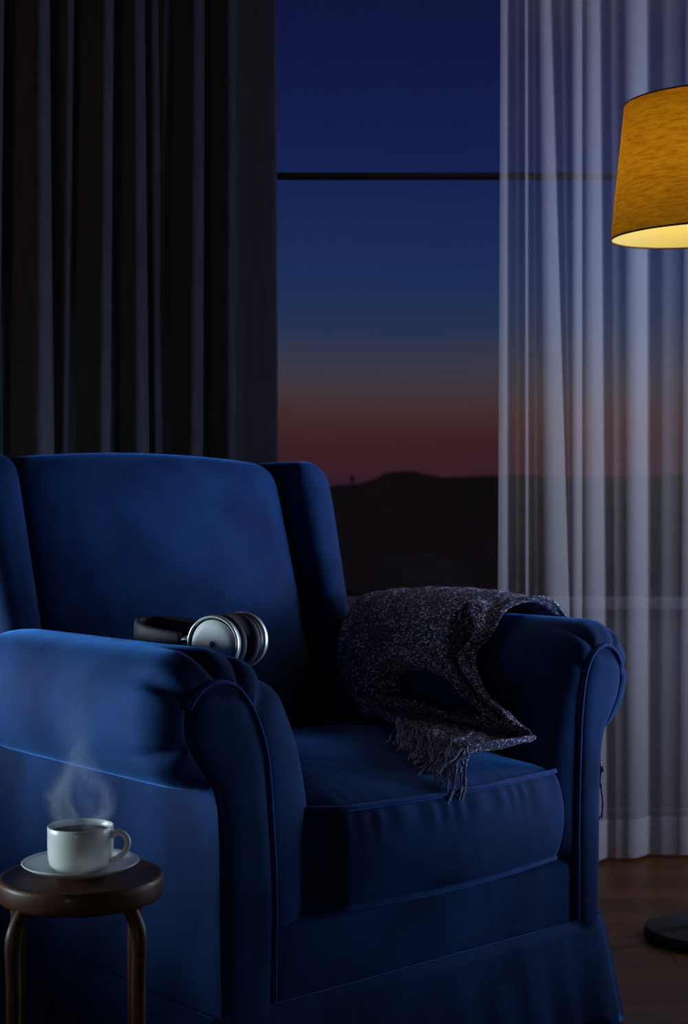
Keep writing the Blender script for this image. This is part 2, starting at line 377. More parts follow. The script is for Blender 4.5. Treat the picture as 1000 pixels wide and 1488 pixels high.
# ================================================================== CURTAINS
def px2x(px, Y): return (px-500)/2150*Y
def curtain_sheet(name, plan, z0, z1, m, nz=28, thick=None, parent=None):
    """plan(z) -> list of (x, y) points"""
    V, F = [], []; n = None
    for k in range(nz+1):
        z = z0+(z1-z0)*k/nz; P = plan(z); n = len(P)
        V += [(x, y, z) for x, y in P]
    for k in range(nz):
        for i in range(n-1): F.append((k*n+i, k*n+i+1, (k+1)*n+i+1, (k+1)*n+i))
    o = mesh_obj(name, V, F, m, parent)
    if thick:
        s = o.modifiers.new('thickness', 'SOLIDIFY'); s.thickness = thick; s.offset = 1
    return o
CY = 4.0
def dark_plan(z):
    t = min(max((EYE+(744)/2150*CY - z)/((744-90)/2150*CY), 0), 1.4)   # 0 at the top of the picture, 1 at the chair top
    lerp = lambda a, b: a+(b-a)*t
    # right-facing returns of the folds: (left px, right px) at the top of the photo and at the chair
    ret = [((-60, -46), (-62, -46)), ((0, 9), (-6, 2)), ((58, 74), (58, 79)), ((99, 114), (93, 108)), ((153, 168), (148, 164)), ((197, 211), (200, 217)),
           ((221, 231), (226, 238)), ((239, 254), (232, 243)), ((283, 301), (279, 299))]
    P = []
    segs = []
    prev = -150
    for a, b in ret:
        l = lerp(a[0], b[0]); r = lerp(a[1], b[1])
        l = max(l, prev+2.5); r = max(r, l+8)
        segs.append((prev, l, 'w')); segs.append((l, r, 'n')); prev = r
    segs.append((prev, 333, 'w')); segs.append((333, 342, 'k')); segs.append((342, lerp(400, 403), 'p'))
    Y = -.20; run = 0
    for a, b, k in segs:
        dx = (b-a)/2150*CY
        if k == 'w':
            Y2 = Y-dx*.30; run = dx
            for s in (.06, .2, .4, .6, .8, .94): P.append((px2x(a+(b-a)*s, CY), Y+(Y2-Y)*s))
            Y = Y2
        elif k == 'n':
            Y2 = Y + run*.30 + (run+dx)*.26
            for s in (.08, .3, .55, .8, .94): P.append((px2x(a+(b-a)*s, CY), Y+(Y2-Y)*s))
            Y = Y2
        elif k == 'k':
            Y2 = Y+.018
            for s in (.3, .8): P.append((px2x(a+(b-a)*s, CY), Y+(Y2-Y)*s))
            Y = Y2
        else:
            for s in (.05, .3, .5, .7, .95, 1.0): P.append((px2x(a+(b-a)*s, CY), Y+.022*s))
            P.append((px2x(b, CY)-.002, Y+.034))
    # perspective: px were read at CY, keep x but shift by actual depth
    return [(x*(CY+yy)/CY, CY+yy) for x, yy in P]
curt = curtain_sheet('dark_curtain', dark_plan, .03, 2.66, CURT, nz=36, thick=.003)
tag(curt, 'dark brown heavy curtain hanging in deep folds behind the armchair', 'curtain')
SY = 4.02
def sheer_plan(z):
    t = min(max((EYE+744/2150*SY - z)/((744+120)/2150*SY), 0), 1.35)    # 0 at the picture's top, 1 at y = 864
    lerp = lambda a, b: a+(b-a)*t
    bands = [((728, 738), (724, 738)), ((763, 767), (764, 768)), ((786, 800), (797, 827)), ((834, 846), (834, 846)), ((855, 872), (854, 879)),
             ((914, 940), (917, 941)), ((1004, 1030), (998, 1026)), ((1090, 1104), (1090, 1104)), ((1130, 1160), (1130, 1160)), ((1240, 1262), (1240, 1262))]
    l0 = lerp(*[q[0] for q in bands[0]]); k0 = SY/2150
    Y = -.165; Pp = [(l0+7, Y+.012), (l0+3, Y+.012), (l0+.3, Y+.008)]; last = l0; Pp.append((l0, Y+.003))
    for k, (a, b) in enumerate(bands):
        l = lerp(a[0], b[0]); r = lerp(a[1], b[1]); w = r-l
        l2 = max(l-w*.30, last+1.2) if k else l
        if k:
            g = l2-last
            for q in (.12, .4, .7, .95): Pp.append((last+g*q, Y-.13*g*k0*q+.004*math.sin(q*PI*3)*min(1, g/40)))
            Y -= .13*g*k0
        m = 12
        for q in range(m+1):
            Pp.append((l2+(r-l2)*q/m, Y))
            f = (q+.5)/m; ang = -10+62*min(1, f/.6) if f < .6 else 52+10*(f-.6)/.4
            if q < m: Y += math.tan(R(ang))*(r-l2)/m*k0
        last = r
    Pp += [(last+60, Y-.01)]
    C = crom([Vector((a, b*100, 0)) for a, b in Pp], 4)
    return [(px2x(v.x, SY)*(1+v.y/100/SY), SY+v.y/100) for v in C]
sheer = curtain_sheet('sheer_curtain', sheer_plan, .012, 2.66, SHEER, nz=30)
tag(sheer, 'pale translucent sheer curtain gathered in soft folds at the right of the dusk window', 'curtain')
hem = curtain_sheet('hem', lambda z: [(x, y-.004) for x, y in sheer_plan(z)], .010, .115, SHEER, nz=3, parent=sheer)
hem['label'] = 'doubled bottom hem'
for nm, x0, x1, yy, lab in (('curtain_rod', OX0-.65, OX1+.2, CY-.02, 'dark metal rod that carries the brown and the sheer curtain above the window'),):
    rod = tube(nm, [(x0, yy, 2.68), (x1, yy, 2.68)], .012, IRON); tag(rod, lab, 'curtain rod')

# ================================================================== ARMCHAIR
CH = empty('wing_armchair', (.14648, 2.46244, 0), R(40.94))
tag(CH, 'deep blue velvet wing armchair with rolled arms standing before the window', 'armchair')

FULL = [(.436,.19),(.441,.30),(.441,.42),(.441,.50),(.443,.540),(.470,.538),(.512,.552),(.543,.595),(.553,.645),(.543,.695),(.512,.733),(.462,.748),
        (.415,.738),(.375,.708),(.343,.660),(.318,.585),(.300,.50),(.292,.42),(.293,.355),(.315,.312),(.350,.304),(.367,.285),(.369,.24),(.369,.19)]
PAN = [(.430,.19),(.432,.30),(.434,.42),(.438,.50),(.447,.540),(.457,.558),(.474,.582),(.490,.610),(.497,.637),(.492,.665),(.475,.690),(.450,.702),
       (.424,.696),(.403,.676),(.388,.640),(.378,.580),(.373,.50),(.370,.42),(.369,.365),(.369,.340),(.369,.315),(.369,.28),(.369,.24),(.369,.19)]
NEAR_IN = {12:(.41,.741),13:(.36,.722),14:(.298,.676),15:(.252,.598),16:(.228,.50),17:(.220,.42),18:(.226,.345),19:(.262,.298),20:(.315,.296),21:(.336,.283),22:(.338,.24),23:(.338,.19)}
NEAR_PAN = {10:(.468,.692),11:(.440,.700),12:(.410,.692),13:(.386,.668),14:(.366,.632),15:(.350,.58),16:(.342,.50),17:(.336,.42),18:(.334,.365),19:(.334,.34),20:(.334,.315),21:(.335,.28),22:(.336,.24),23:(.337,.19)}
def make_arm(s):
    full = list(FULL); pan = list(PAN)
    if s < 0:
        for k, v in NEAR_IN.items(): full[k] = v
        for k, v in NEAR_PAN.items(): pan[k] = v
    K = 5
    fo = [(v.x, v.y) for v in crom([(a, b, 0) for a, b in full], K)]
    po = [(v.x, v.y) for v in crom([(a, b, 0) for a, b in pan], K)]
    n = len(fo)
    st = []                                     # (y, blend, pleat)
    for y, b in ((.712, .16), (.708, .28), (.695, .44), (.672, .60), (.645, .76), (.61, .89), (.575, .97)): st.append((y, b, 0))
    for y in (.53, .48, .42, .33, .22, .15, .11): st.append((y, 1, 0))
    for k in range(1, 11):
        a = k/10*PI/2; st.append((.070-.070*math.sin(a), math.cos(a), math.sin(2*a)**.6 if 0 < k < 10 else 0))
    st.append((.012, -.05, 0))
    V, F = [], []
    # pleats: narrow creases around the roll, at these positions along the outline
    cre = [7.0, 9.3, 11.0, 12.4, 13.6] if s < 0 else [8.4, 10.2, 12.2, 13.4]
    cx, cz = .45, .62
    for y, b, pl in st:
        for i in range(n):
            ix = i/K
            x = po[i][0]+(fo[i][0]-po[i][0])*b; z = po[i][1]+(fo[i][1]-po[i][1])*b
            if y > .5 and b < 1:                # rounded back end of the roll
                x = cx*.0+fo[i][0]; z = fo[i][1]
                if ix > 4:
                    x = cx+(fo[i][0]-cx)*b; z = cz+(fo[i][1]-cz)*b if fo[i][1] > .5 else fo[i][1]
            yy = y
            if pl:
                for c in cre:
                    d = (ix-c)
                    g = math.exp(-(d/.13)**2)*(.013 if s < 0 else .008) - math.exp(-((abs(d)-.5)/.3)**2)*(.004 if s < 0 else .002)
                    dx, dz = x-cx, z-cz; r = math.hypot(dx, dz)
                    if r > .01: x -= dx/r*g*pl; z -= dz/r*g*pl
                    yy += g*pl*.7
            V.append((s*x, yy, z))
    ns_ = len(st)
    for k in range(ns_-1):
        for i in range(n-1): F.append((k*n+i, k*n+i+1, (k+1)*n+i+1, (k+1)*n+i))
        F.append((k*n+n-1, k*n, (k+1)*n, (k+1)*n+n-1))
    F.append(tuple(range(n)))
    arm = subsurf(mesh_obj('arm', V, F, VELVET, CH), 1)
    # front panel, gently domed: rows of points across the outline
    ztop = max(p[1] for p in po); V, F = [], []; NR, NC = 60, 12
    def span(z):
        xs = []
        for i in range(n-1):
            (x0, z0), (x1, z1) = po[i], po[i+1]
            if (z0-z)*(z1-z) <= 0 and abs(z1-z0) > 1e-9: xs.append(x0+(x1-x0)*(z-z0)/(z1-z0))
        return min(xs), max(xs)
    for k in range(NR+1):
        z = .1905+(ztop-.0002-.1905)*math.sin(k/NR*PI/2)
        a, b = span(z)
        for i in range(NC+1):
            u = -math.cos(i/NC*PI)
            top = min(1, max(0, (ztop-z)/.04))
            V.append((s*((a+b)/2+(b-a)/2*u), .010-.020*math.sqrt(max(0, 1-u**4))*math.sqrt(top), z))
    for k in range(NR):
        for i in range(NC): F.append((k*(NC+1)+i, k*(NC+1)+i+1, (k+1)*(NC+1)+i+1, (k+1)*(NC+1)+i))
    panel = mesh_obj('arm_panel', V, F, VELVET, arm)
    tube('piping', [(s*x, -.004, z) for x, z in po[9*K:-2]], .0036, PIPE, arm)
    return arm
arm_near = make_arm(-1); arm_far = make_arm(1)

# body under the seat, front rail, skirt
rbox('front_rail', (-.345, .002, .185), (.372, .10, .318), .012, VELVET, CH, n=(24, 4, 8))
rbox('base', (-.425, .05, .02), (.425, .70, .31), .01, VELVET, CH, n=(6, 6, 4), sub=0)
def skirt():
    P = [(-.37, .72), (-.441, .70)]
    P = []
    for t in range(13): P.append((-.443, .70-.69*t/12))
    for t in range(1, 36): P.append((-.443+.886*t/36, .0))
    for t in range(13): P.append((.443, .01+.69*t/12))
    V, F = [], []; nz = 8
    for k in range(nz+1):
        z = .205-(.205-.006)*k/nz; fl = .030*(k/nz)**.9
        for i, (x, y) in enumerate(P):
            cxs = 1+ (fl+.004)/.443
            fold = .004*math.sin(i*1.9)*(k/nz)
            V.append((x*cxs, y-(fl+.005)*(1 if y < .02 else max(0, 1-y*2)) + (fold if y < .02 else 0), z))
    n = len(P)
    for k in range(nz):
        for i in range(n-1): F.append((k*n+i, k*n+i+1, (k+1)*n+i+1, (k+1)*n+i))
    o = mesh_obj('skirt', V, F, VELVET, CH); s = o.modifiers.new('thickness', 'SOLIDIFY'); s.thickness = .006; s.offset = -1
skirt()

# seat cushion with ruched front and piping
CX0, CX1, CZ0, CZ1 = -.285, .318, .322, .487
def cush_def(p):
    u = (p.x-CX0)/(CX1-CX0); w = (p.z-CZ0)/(CZ1-CZ0)
    crown = max(0, 1-(2*u-1)**4)*math.sin(PI*min(max(p.y/.60, 0), 1))**.7
    x, y, z = p
    z += .080*crown*max(0, w-.25)
    if y < .1:
        y -= .034*math.sin(PI*min(max(u, 0), 1))*(1-y/.1) + .012*math.sin(PI*w)*(1-y/.1)
        y += .0025*math.sin(p.x*150+2*math.sin(p.x*37))*math.exp(-((w-.93)/.16)**2)*min(1, max(0, (.09-y)*20))*(1 if w < .96 else .2)
    if y < .3: y += .075*max(0, (.14-u)/.14)**1.4*(1-max(y, 0)/.3)
    x += .010*math.sin(PI*w)*(1 if u > .5 else -1)*abs(2*u-1)**2
    return (x, y, z)
cushion = rbox('seat_cushion', (CX0, -.004, CZ0), (CX1, .62, CZ1), .020, VELVET, CH, n=(72, 20, 12), deform=cush_def)
def cush_edge(z, w):
    P = []
    for i in range(40): P.append(cush_def(Vector((CX0+.010+(CX1-CX0-.020)*i/39, .002, z))))
    P = [Vector(p) for p in P]
    a = cush_def(Vector((CX1-.004, .03, z))); b = cush_def(Vector((CX1-.003, .2, z))); c = cush_def(Vector((CX1-.003, .45, z)))
    return crom(P+[Vector(a), Vector(b), Vector(c)], 2)
tube('piping', cush_edge(CZ1-.004, 1), .0045, PIPE, cushion)
tube('piping', cush_edge(CZ0+.006, 0), .0040, PIPE, cushion)

# backrest and wings
def back_def(p):
    x, y, z = p
    t = (z-.45)/.60; u = x/.335
    f = .640+.175*t                    # lean of the front face
    d = y                              # 0 front .. .15 rear
    bulge = .048*(1-min(1, abs(u))**2)*math.sin(PI*min(max(t, 0), 1))**.8
    yy = f + d - bulge*(1-d/.15)
    zz = z + (.018*(1-u*u) if t > .5 else 0)*min(1, max(0, (t-.5)*2))
    return (x*(1-.012*t), yy, zz)
rbox('backrest', (-.335, 0, .45), (.335, .15, 1.056), .05, VELVET, CH, n=(28, 8, 26), deform=back_def)
def make_wing(s):
    def d(p):
        x, y, z = p; t = (z-.45)/.60
        f = .588+.175*t
        wide = .012*max(0, (z-.72)/.3) 
        up = max(0, (z-.93)/.12)
        xx = x + wide*(x-.335)/.09*1.6
        yy = f + y*(1+.1*t)
        zz = z - .030*up*max(0, (x-.385)/.06) + .004
        return (s*xx, yy, zz)
    o = rbox('wing', (.337, 0, .36), (.422, .21, 1.060), .038, VELVET, CH, n=(10, 14, 26), deform=d)
    return o
make_wing(-1); make_wing(1)
def shell_def(p):
    x, y, z = p; t = (z-.2)/.84
    return (x, .70+y+.19*t, z+.012*(1-(x/.4)**2)*max(0, t))
rbox('outer_back', (-.405, 0, .19), (.405, .07, 1.030), .03, VELVET, CH, n=(14, 4, 16), deform=shell_def)

# ================================================================== THROW ON THE FAR ARM
def chair_world(p):
    a = R(40.94); return Vector((.14648+p[0]*math.cos(a)-p[1]*math.sin(a), 2.46244+p[0]*math.sin(a)+p[1]*math.cos(a), p[2]))
TH = empty('throw_blanket', (.14648, 2.46244, 0), R(40.94))
tag(TH, 'charcoal grey flecked knit throw with fringe draped over the armchair arm onto the seat', 'blanket')
# rows run from the outside of the arm, over its top and down to the seat; seven columns from back to front
ROWS = [
 ([.582]*7, [.50,.43,.36,.30,.25,.19,.125], [.43,.43,.43,.43,.43,.43,.43]),
 ([.578]*7, [.51,.44,.38,.32,.26,.20,.15], [.52]*7),
 ([.578]*7, [.52,.45,.39,.33,.27,.215,.17], [.63]*7),
 ([.548]*7, [.57,.50,.43,.36,.295,.24,.185], [.728]*7),
 ([.475]*7, [.63,.545,.465,.385,.305,.238,.178], [.765,.772,.778,.780,.778,.775,.764]),
 ([.415,.41,.405,.40,.40,.405,.41], [.645,.555,.47,.385,.305,.25,.20], [.752,.764,.770,.774,.776,.768,.754]),
 ([.365,.350,.335,.325,.325,.340,.36], [.625,.545,.465,.385,.31,.245,.202], [.708,.720,.730,.735,.728,.715,.708]),
 ([.325,.300,.285,.280,.285,.300,.315], [.595,.53,.46,.385,.315,.255,.200], [.655,.660,.666,.668,.666,.662,.660]),
 ([.300,.278,.270,.272,.278,.284,.290], [.550,.50,.44,.37,.295,.215,.140], [.615,.615,.620,.622,.618,.612,.606]),
 ([.276,.264,.275,.285,.285,.277,.286], [.500,.46,.40,.33,.25,.165,.073], [.580,.580,.586,.586,.582,.577,.573]),
 ([.258,.252,.265,.278,.278,.267,.282], [.452,.425,.37,.30,.22,.13,.028], [.554,.556,.562,.558,.553,.548,.545]),
 ([.250,.244,.250,.255,.255,.250,.262], [.414,.385,.335,.270,.195,.115,.008], [.545,.548,.552,.550,.546,.540,.530]),
 ([.196,.190,.184,.182,.180,.178,.182], [.325,.295,.250,.195,.130,.068,.004], [.546,.548,.549,.548,.545,.540,.532]),
 ([.128,.125,.122,.118,.112,.104,.096], [.225,.200,.170,.135,.095,.055,.012], [.550,.550,.549,.546,.541,.536,.531]),
]
def surf_eval(u, v):
    """bicubic through the control net: u in 0..6 (back to front), v in 0..13"""
    def cr(P, t):
        n = len(P); i = min(int(t), n-2); f = t-i
        a, b, c, d = P[max(i-1, 0)], P[i], P[i+1], P[min(i+2, n-1)]
        return .5*((2*b)+(c-a)*f+(2*a-5*b+4*c-d)*f*f+(3*b-a-3*c+d)*f**3)
    rows = []
    for xs, ys, zs in ROWS: rows.append(cr([Vector((x, y, z)) for x, y, z in zip(xs, ys, zs)], u))
    return cr(rows, v)
GAPS = [   # openings between the folds, in (u, v) of the net
 [(.425,7.75),(.525,7.35),(.70,7.3),(.785,7.45),(.842,7.9),(.868,8.6),(.872,9.2),(.825,9.45),(.667,9.45),(.492,9.75),(.367,9.65),(.308,9.3),(.35,8.45)],
 [(.758,6.0),(.783,5.65),(.858,5.65),(.895,6.2),(.912,6.7),(.893,6.95),(.912,7.35),(.945,7.8),(.962,8.45),(.952,9.3),(.935,9.25),(.915,8.25),(.878,7.35),(.825,6.7)],
]
SU, SV = .62, .058
def gap_dist(u, v):
    """signed distance in metres to the nearest opening, negative inside"""
    best = 9
    for poly in GAPS:
        P = [(a*SU, b*SV) for a, b in poly]; x, y = u*SU, v*SV; ins = False; d = 9
        for (x0, y0), (x1, y1) in zip(P, P[1:]+P[:1]):
            ex, ey = x1-x0, y1-y0; L2 = ex*ex+ey*ey
            t = min(1, max(0, ((x-x0)*ex+(y-y0)*ey)/L2)); d = min(d, math.hypot(x-x0-ex*t, y-y0-ey*t))
            if (y0 > y) != (y1 > y) and x < x0+(y-y0)*ex/ey: ins = not ins
        d = -d if ins else d
        best = min(best, d)
    return best
def throw_sheet():
    NU, NV = 130, 230; V = []; UV = []; F = []
    G = [[surf_eval(6*i/NU, 13*j/NV) for i in range(NU+1)] for j in range(NV+1)]
    DG = {}
    for j in range(NV+1):
        for i in range(NU+1):
            p = G[j][i]
            du = G[j][min(i+1, NU)]-G[j][max(i-1, 0)]; dv = G[min(j+1, NV)][i]-G[max(j-1, 0)][i]
            nn = dv.cross(du); nn = nn.normalized() if nn.length > 1e-9 else Vector((0, 0, 1))
            u = i/NU; v = j/NV*13
            on = min(1, max(0, (v-4.4)/1.8)); low = max(0, 1-max(0, v-10.4)/1.4)
            g = gap_dist(u, v) if 5 < v < 10.6 else 9
            DG[(i, j)] = g
            h = .006
            h += .010*math.exp(-((u-.985)/.022)**2)                                  # rolled front hem
            h += .026*math.exp(-((g-.009)/.014)**2) if g > .009 else .026-.070*min(1, max(0, (.009-g)/.017))**1.2   # thick folds round the hollows
            h += .012*math.exp(-((u-.42-.03*math.sin(v*.9))/.045)**2)*on*max(0, 1-max(0, v-6.4)/1.0)
            h += .013*math.exp(-((u-.17+.03*math.sin(v*.8))/.04)**2)*on*low
            h += -.006*math.exp(-((u-.28+.02*math.sin(v))/.03)**2)*on*low
            h += .010*math.exp(-((u-.03)/.03)**2)*on
            h += .0020*math.sin(u*37+v*1.7)*math.sin(v*2.7+u*6) + .0012*math.sin(u*83-v*3.1)
            if v > 11.4: h += .004*math.sin(u*26+v)*(v-11.4)/1.6
            V.append(p+nn*h); UV.append((u*.62, v*.070))
    n = NU+1
    for j in range(NV):
        for i in range(NU):
            if max(DG[(i, j)], DG[(i+1, j)], DG[(i, j+1)], DG[(i+1, j+1)]) < -.0065: continue
            F.append((j*n+i, j*n+i+1, (j+1)*n+i+1, (j+1)*n+i))
    o = mesh_obj('knit_cloth', V, F, KNIT, TH, uvs=UV)
    bm = bmesh.new(); bm.from_mesh(o.data); bmesh.ops.delete(bm, geom=[v for v in bm.verts if not v.link_faces], context='VERTS'); bm.to_mesh(o.data); bm.free()
    s = o.modifiers.new('thickness', 'SOLIDIFY'); s.thickness = .010; s.offset = 0
    subsurf(o, 1)
    return o, V, n, NU, NV
cloth, CV, cn, NU, NV = throw_sheet()
def fringe(seat):
    VV, FF = [], []
    rnd = random.Random(3)
    N = 95 if seat else 60
    for k in range(N):
        u = (k+rnd.random()*.8)/N
        i = int(u*NU)
        p0 = Vector(CV[(NV if seat else 0)*cn+i]) + Vector((0, 0, .003*rnd.random()))
        if seat:
            tail = max(0, (u-.68)/.32)
            ln = rnd.uniform(.080, .125)+.030*min(1, tail*1.6)*rnd.uniform(.3, 1.3)
            ang = R(224)+rnd.gauss(0, .16)+(.5-u)*.30 - .10*tail
            P = [p0]; p = p0.copy(); m = 9
            for q in range(1, m+1):
                a = ang+.22*math.sin(q*1.3+k); st = ln/m
                p = p+Vector((math.cos(a)*st, math.sin(a)*st, 0))
                seatz = cush_def(Vector((p.x, max(p.y, .0), CZ1)))[2]+.003+.005*abs(math.sin(k*2.1+q*.8))
                front = -.034
                if p.y < front:
                    over = front-p.y; p.y = front-.003-.004*rnd.random(); p.z = min(p.z, .497)-over-.004
                else: p.z = max(seatz, p.z-.004)
                P.append(p.copy())
            rr = .0020
        else:
            if rnd.random() < .3 and u < .7: continue
            ln = rnd.uniform(.07, .10)
            P = [p0+Vector((.003*math.sin(k+q), .004*math.sin(k*3+q*1.2), -ln*q/5)) for q in range(6)]; rr = .0022
        P = crom(P, 3)
        v, f = tube_data(P, [rr*(1+.25*math.sin(t*1.9)) for t in range(len(P))], 5)
        b = len(VV); VV += v; FF += [tuple(x+b for x in q) for q in f]
    o = mesh_obj('fringe', VV, FF, FRINGE, TH); o['kind'] = 'stuff'
    o['label'] = 'loose yarn fringe on the seat' if seat else 'loose yarn fringe hanging outside the arm'
fringe(True); fringe(False)

# ================================================================== HEADPHONES
HP = empty('headphones', (*chair_world((-.300, .208, 0))[:2], .6865), 0)
tag(HP, 'silver and black over-ear headphones lying on the near arm of the blue armchair', 'headphones')
AX = R(66)                                     # direction of the ear cups' axis
ca = Vector((math.cos(AX), math.sin(AX), 0)); HZ = .0465
def cup(cpos, flip, nm):
    c = empty(nm, cpos, AX+(PI if flip else 0)); c.parent = HP
    r = .0478
    lathe('rim', [(r*.90, .003), (r*.93, 0), (r*.985, .0005), (r, .003), (r, .011), (r*.97, .0125), (r*.90, .0125)], SILVER, c, 72, 'X')
    lathe('groove', [(r*.84, .0055), (r*.905, .0055), (r*.905, .012), (r*.84, .012)], BLACK, c, 72, 'X')
    lathe('plate', [(0, .0008), (r*.10, .0008), (r*.6, .0002), (r*.80, .0012), (r*.845, .004), (r*.845, .012)], SILVERP, c, 72, 'X')
    lathe('hub', [(0, -.0022), (.0030, -.0024), (.0042, -.0016), (.0044, .001)], BLACK, c, 32, 'X')
    lathe('hub_ring', [(.0042, .001), (.0046, -.0016), (.0056, -.0014), (.0058, .001)], SILVER, c, 32, 'X')
    lathe('housing', [(r*.90, .012), (r*.96, .0125), (r*.93, .020), (r*.88, .024), (0, .024)], BLACK, c, 64, 'X')
    pr = []
    for q in range(17):
        a = 2*PI*q/16; pr.append((r*.74+r*.25*math.cos(a), .032+.0100*math.sin(a)))
    lathe('cushion', pr, LEATHER, c, 64, 'X')
    return c
c1 = Vector((0, 0, HZ)); c2 = c1+ca*.112
cup(c1, False, 'ear_cup'); cup(c2, True, 'ear_cup')
bd = Vector((-.80, .60, 0)).normalized()
s1 = c1+ca*.008; s2 = c2-ca*.008
bandpts = crom([s1+bd*.070+Vector((0,0,-.002))-ca*.006, s1+bd*.105+Vector((0,0,-.001))-ca*.010, s1+bd*.160-ca*.006+Vector((0,0,.004)), s1+bd*.192+ca*.022+Vector((0,0,.007)), (s1+s2)/2+bd*.206+Vector((0,0,.009)), s2+bd*.190-ca*.018+Vector((0,0,.010)),
               s2+bd*.145+Vector((0,0,.010)), s2+bd*.090+ca*.004+Vector((0,0,.004)), s2+bd*.055], 7)
def band():
    V, F = [], []; n = len(bandpts); hw = .0235; th = .006
    sec = [(-th, -hw*.8), (-th*.6, -hw), (th*.6, -hw), (th, -hw*.8), (th*1.15, 0), (th, hw*.8), (th*.6, hw), (-th*.6, hw), (-th, hw*.8), (-th*.8, 0)]
    for i, p in enumerate(bandpts):
        t = (bandpts[min(i+1, n-1)]-bandpts[max(i-1, 0)]); t.z = 0; t.normalize(); nrm = Vector((-t.y, t.x, 0))
        k = .70+.30*math.sin(PI*min(max((i/(n-1)-.0)*1.0, 0), 1))**.5
        for a, b in sec: V.append(p+nrm*a+Vector((0, 0, b*k)))
    m = len(sec)
    for i in range(n-1):
        for k in range(m): F.append((i*m+k, i*m+(k+1) % m, (i+1)*m+(k+1) % m, (i+1)*m+k))
    F.append(tuple(range(m))); F.append(tuple((n-1)*m+k for k in range(m)))
    o = subsurf(mesh_obj('headband', V, F, LEATHER, HP), 1)
    tube('stitching', [p+Vector((0, 0, -.0150)) - Vector((ca.x, ca.y, 0))*.0066*(1 if i < n/2 else -1) for i, p in enumerate(bandpts)][3:n//2-6], .0006, BLACK, o, 6)
band()
for sc, sg in ((s1, 1), (s2, -1)):
    up = Vector((0, 0, .010))
    V, F = tube_data(crom([sc+bd*.036+up*.6, sc+bd*.048+up*.8, sc+bd*.060+up*.7-ca*.004*sg, sc+bd*.078+up*.4-ca*.007*sg], 5), [.0115, .0105, .0095, .0085, .0075, .0068, .0062, .0058, .0055, .0052, .005, .0048, .0046, .0045, .0045, .0045], 12, flat=.6)
    mesh_obj('yoke', V, F, SILVER, HP)

# ================================================================== STOOL, CUP, SAUCER, STEAM
SXY = Vector((-.3590, 2.02)); STZ = .457
ST = empty('round_stool', (SXY.x, SXY.y, 0), math.atan2(-SXY.x, SXY.y))
tag(ST, 'small round dark wooden stool beside the near arm, holding the cup', 'stool')
lathe('seat', [(0, STZ-.004), (.085, STZ-.004), (.098, STZ-.0035), (.103, STZ-.001), (.107, STZ), (.1105, STZ-.002), (.112, STZ-.007), (.112, STZ-.024), (.110, STZ-.030), (.104, STZ-.033), (0, STZ-.033)], DWOOD, ST, 96)
for q in range(4):
    a = PI/4+q*PI/2; a2 = a
    c, s = math.cos(a2), math.sin(a2)
    zt = STZ-.031
    rr = [(.094, zt+.002), (.103, zt-.008), (.1125, zt-.026), (.1155, zt-.050), (.1140, zt-.095), (.1140, zt-.20), (.115, .0)]
    P = crom([(r_*c-.006, r_*s, z_) for r_, z_ in rr], 5)
    rad = [.0098+.0012*math.exp(-((i-12)/4)**2) - .0010*max(0, (i-20)/10) for i in range(len(P))]
    tube('leg', P, rad, DWOOD, ST, 14)

SAZ = STZ
SAX = SXY+Vector((-.0005, .0))
SA = lathe('saucer', [(0, .001), (.030, .001), (.033, 0), (.036, .002), (.055, .0065), (.072, .0125), (.0785, .0165), (.0795, .0178), (.0785, .0186), (.070, .0150), (.052, .0095), (.038, .0068), (.034, .0066), (0, .0060)], CERAM, None, 96)
SA.location = (SXY.x, SXY.y-.004, SAZ); SA.name = 'saucer'
tag(SA, 'white ceramic saucer on the dark stool under the coffee cup', 'saucer')
CU = empty('coffee_cup', (SXY.x+.0, SXY.y-.004, SAZ+.0066))
tag(CU, 'white ceramic cup of steaming black coffee on its saucer', 'cup')
CUH = .060
lathe('body', [(0, .002), (.024, .002), (.026, 0), (.030, .0), (.0368, .0022), (.0415, .008), (.0438, .018), (.0446, .033), (.0446, .050), (.0448, CUH-.0012), (.0440, CUH), (.0428, CUH-.001),
      (.0422, .050), (.0415, .035), (.039, .018), (.033, .007), (.02, .005), (0, .005)], CERAM, CU, 96)
hp_ = crom([(.0425, -.006, .046), (.050, -.007, .0515), (.059, -.008, .050), (.0655, -.009, .041), (.0640, -.009, .030), (.056, -.008, .020), (.046, -.007, .0145), (.041, -.006, .014)], 6)
V, F = tube_data(hp_, .0042, 12)
mesh_obj('handle', V, F, CERAM, CU)
lathe('coffee', [(0, .0505), (.030, .0505), (.0405, .0505), (.0418, .0512)], COFFEE, CU, 64)

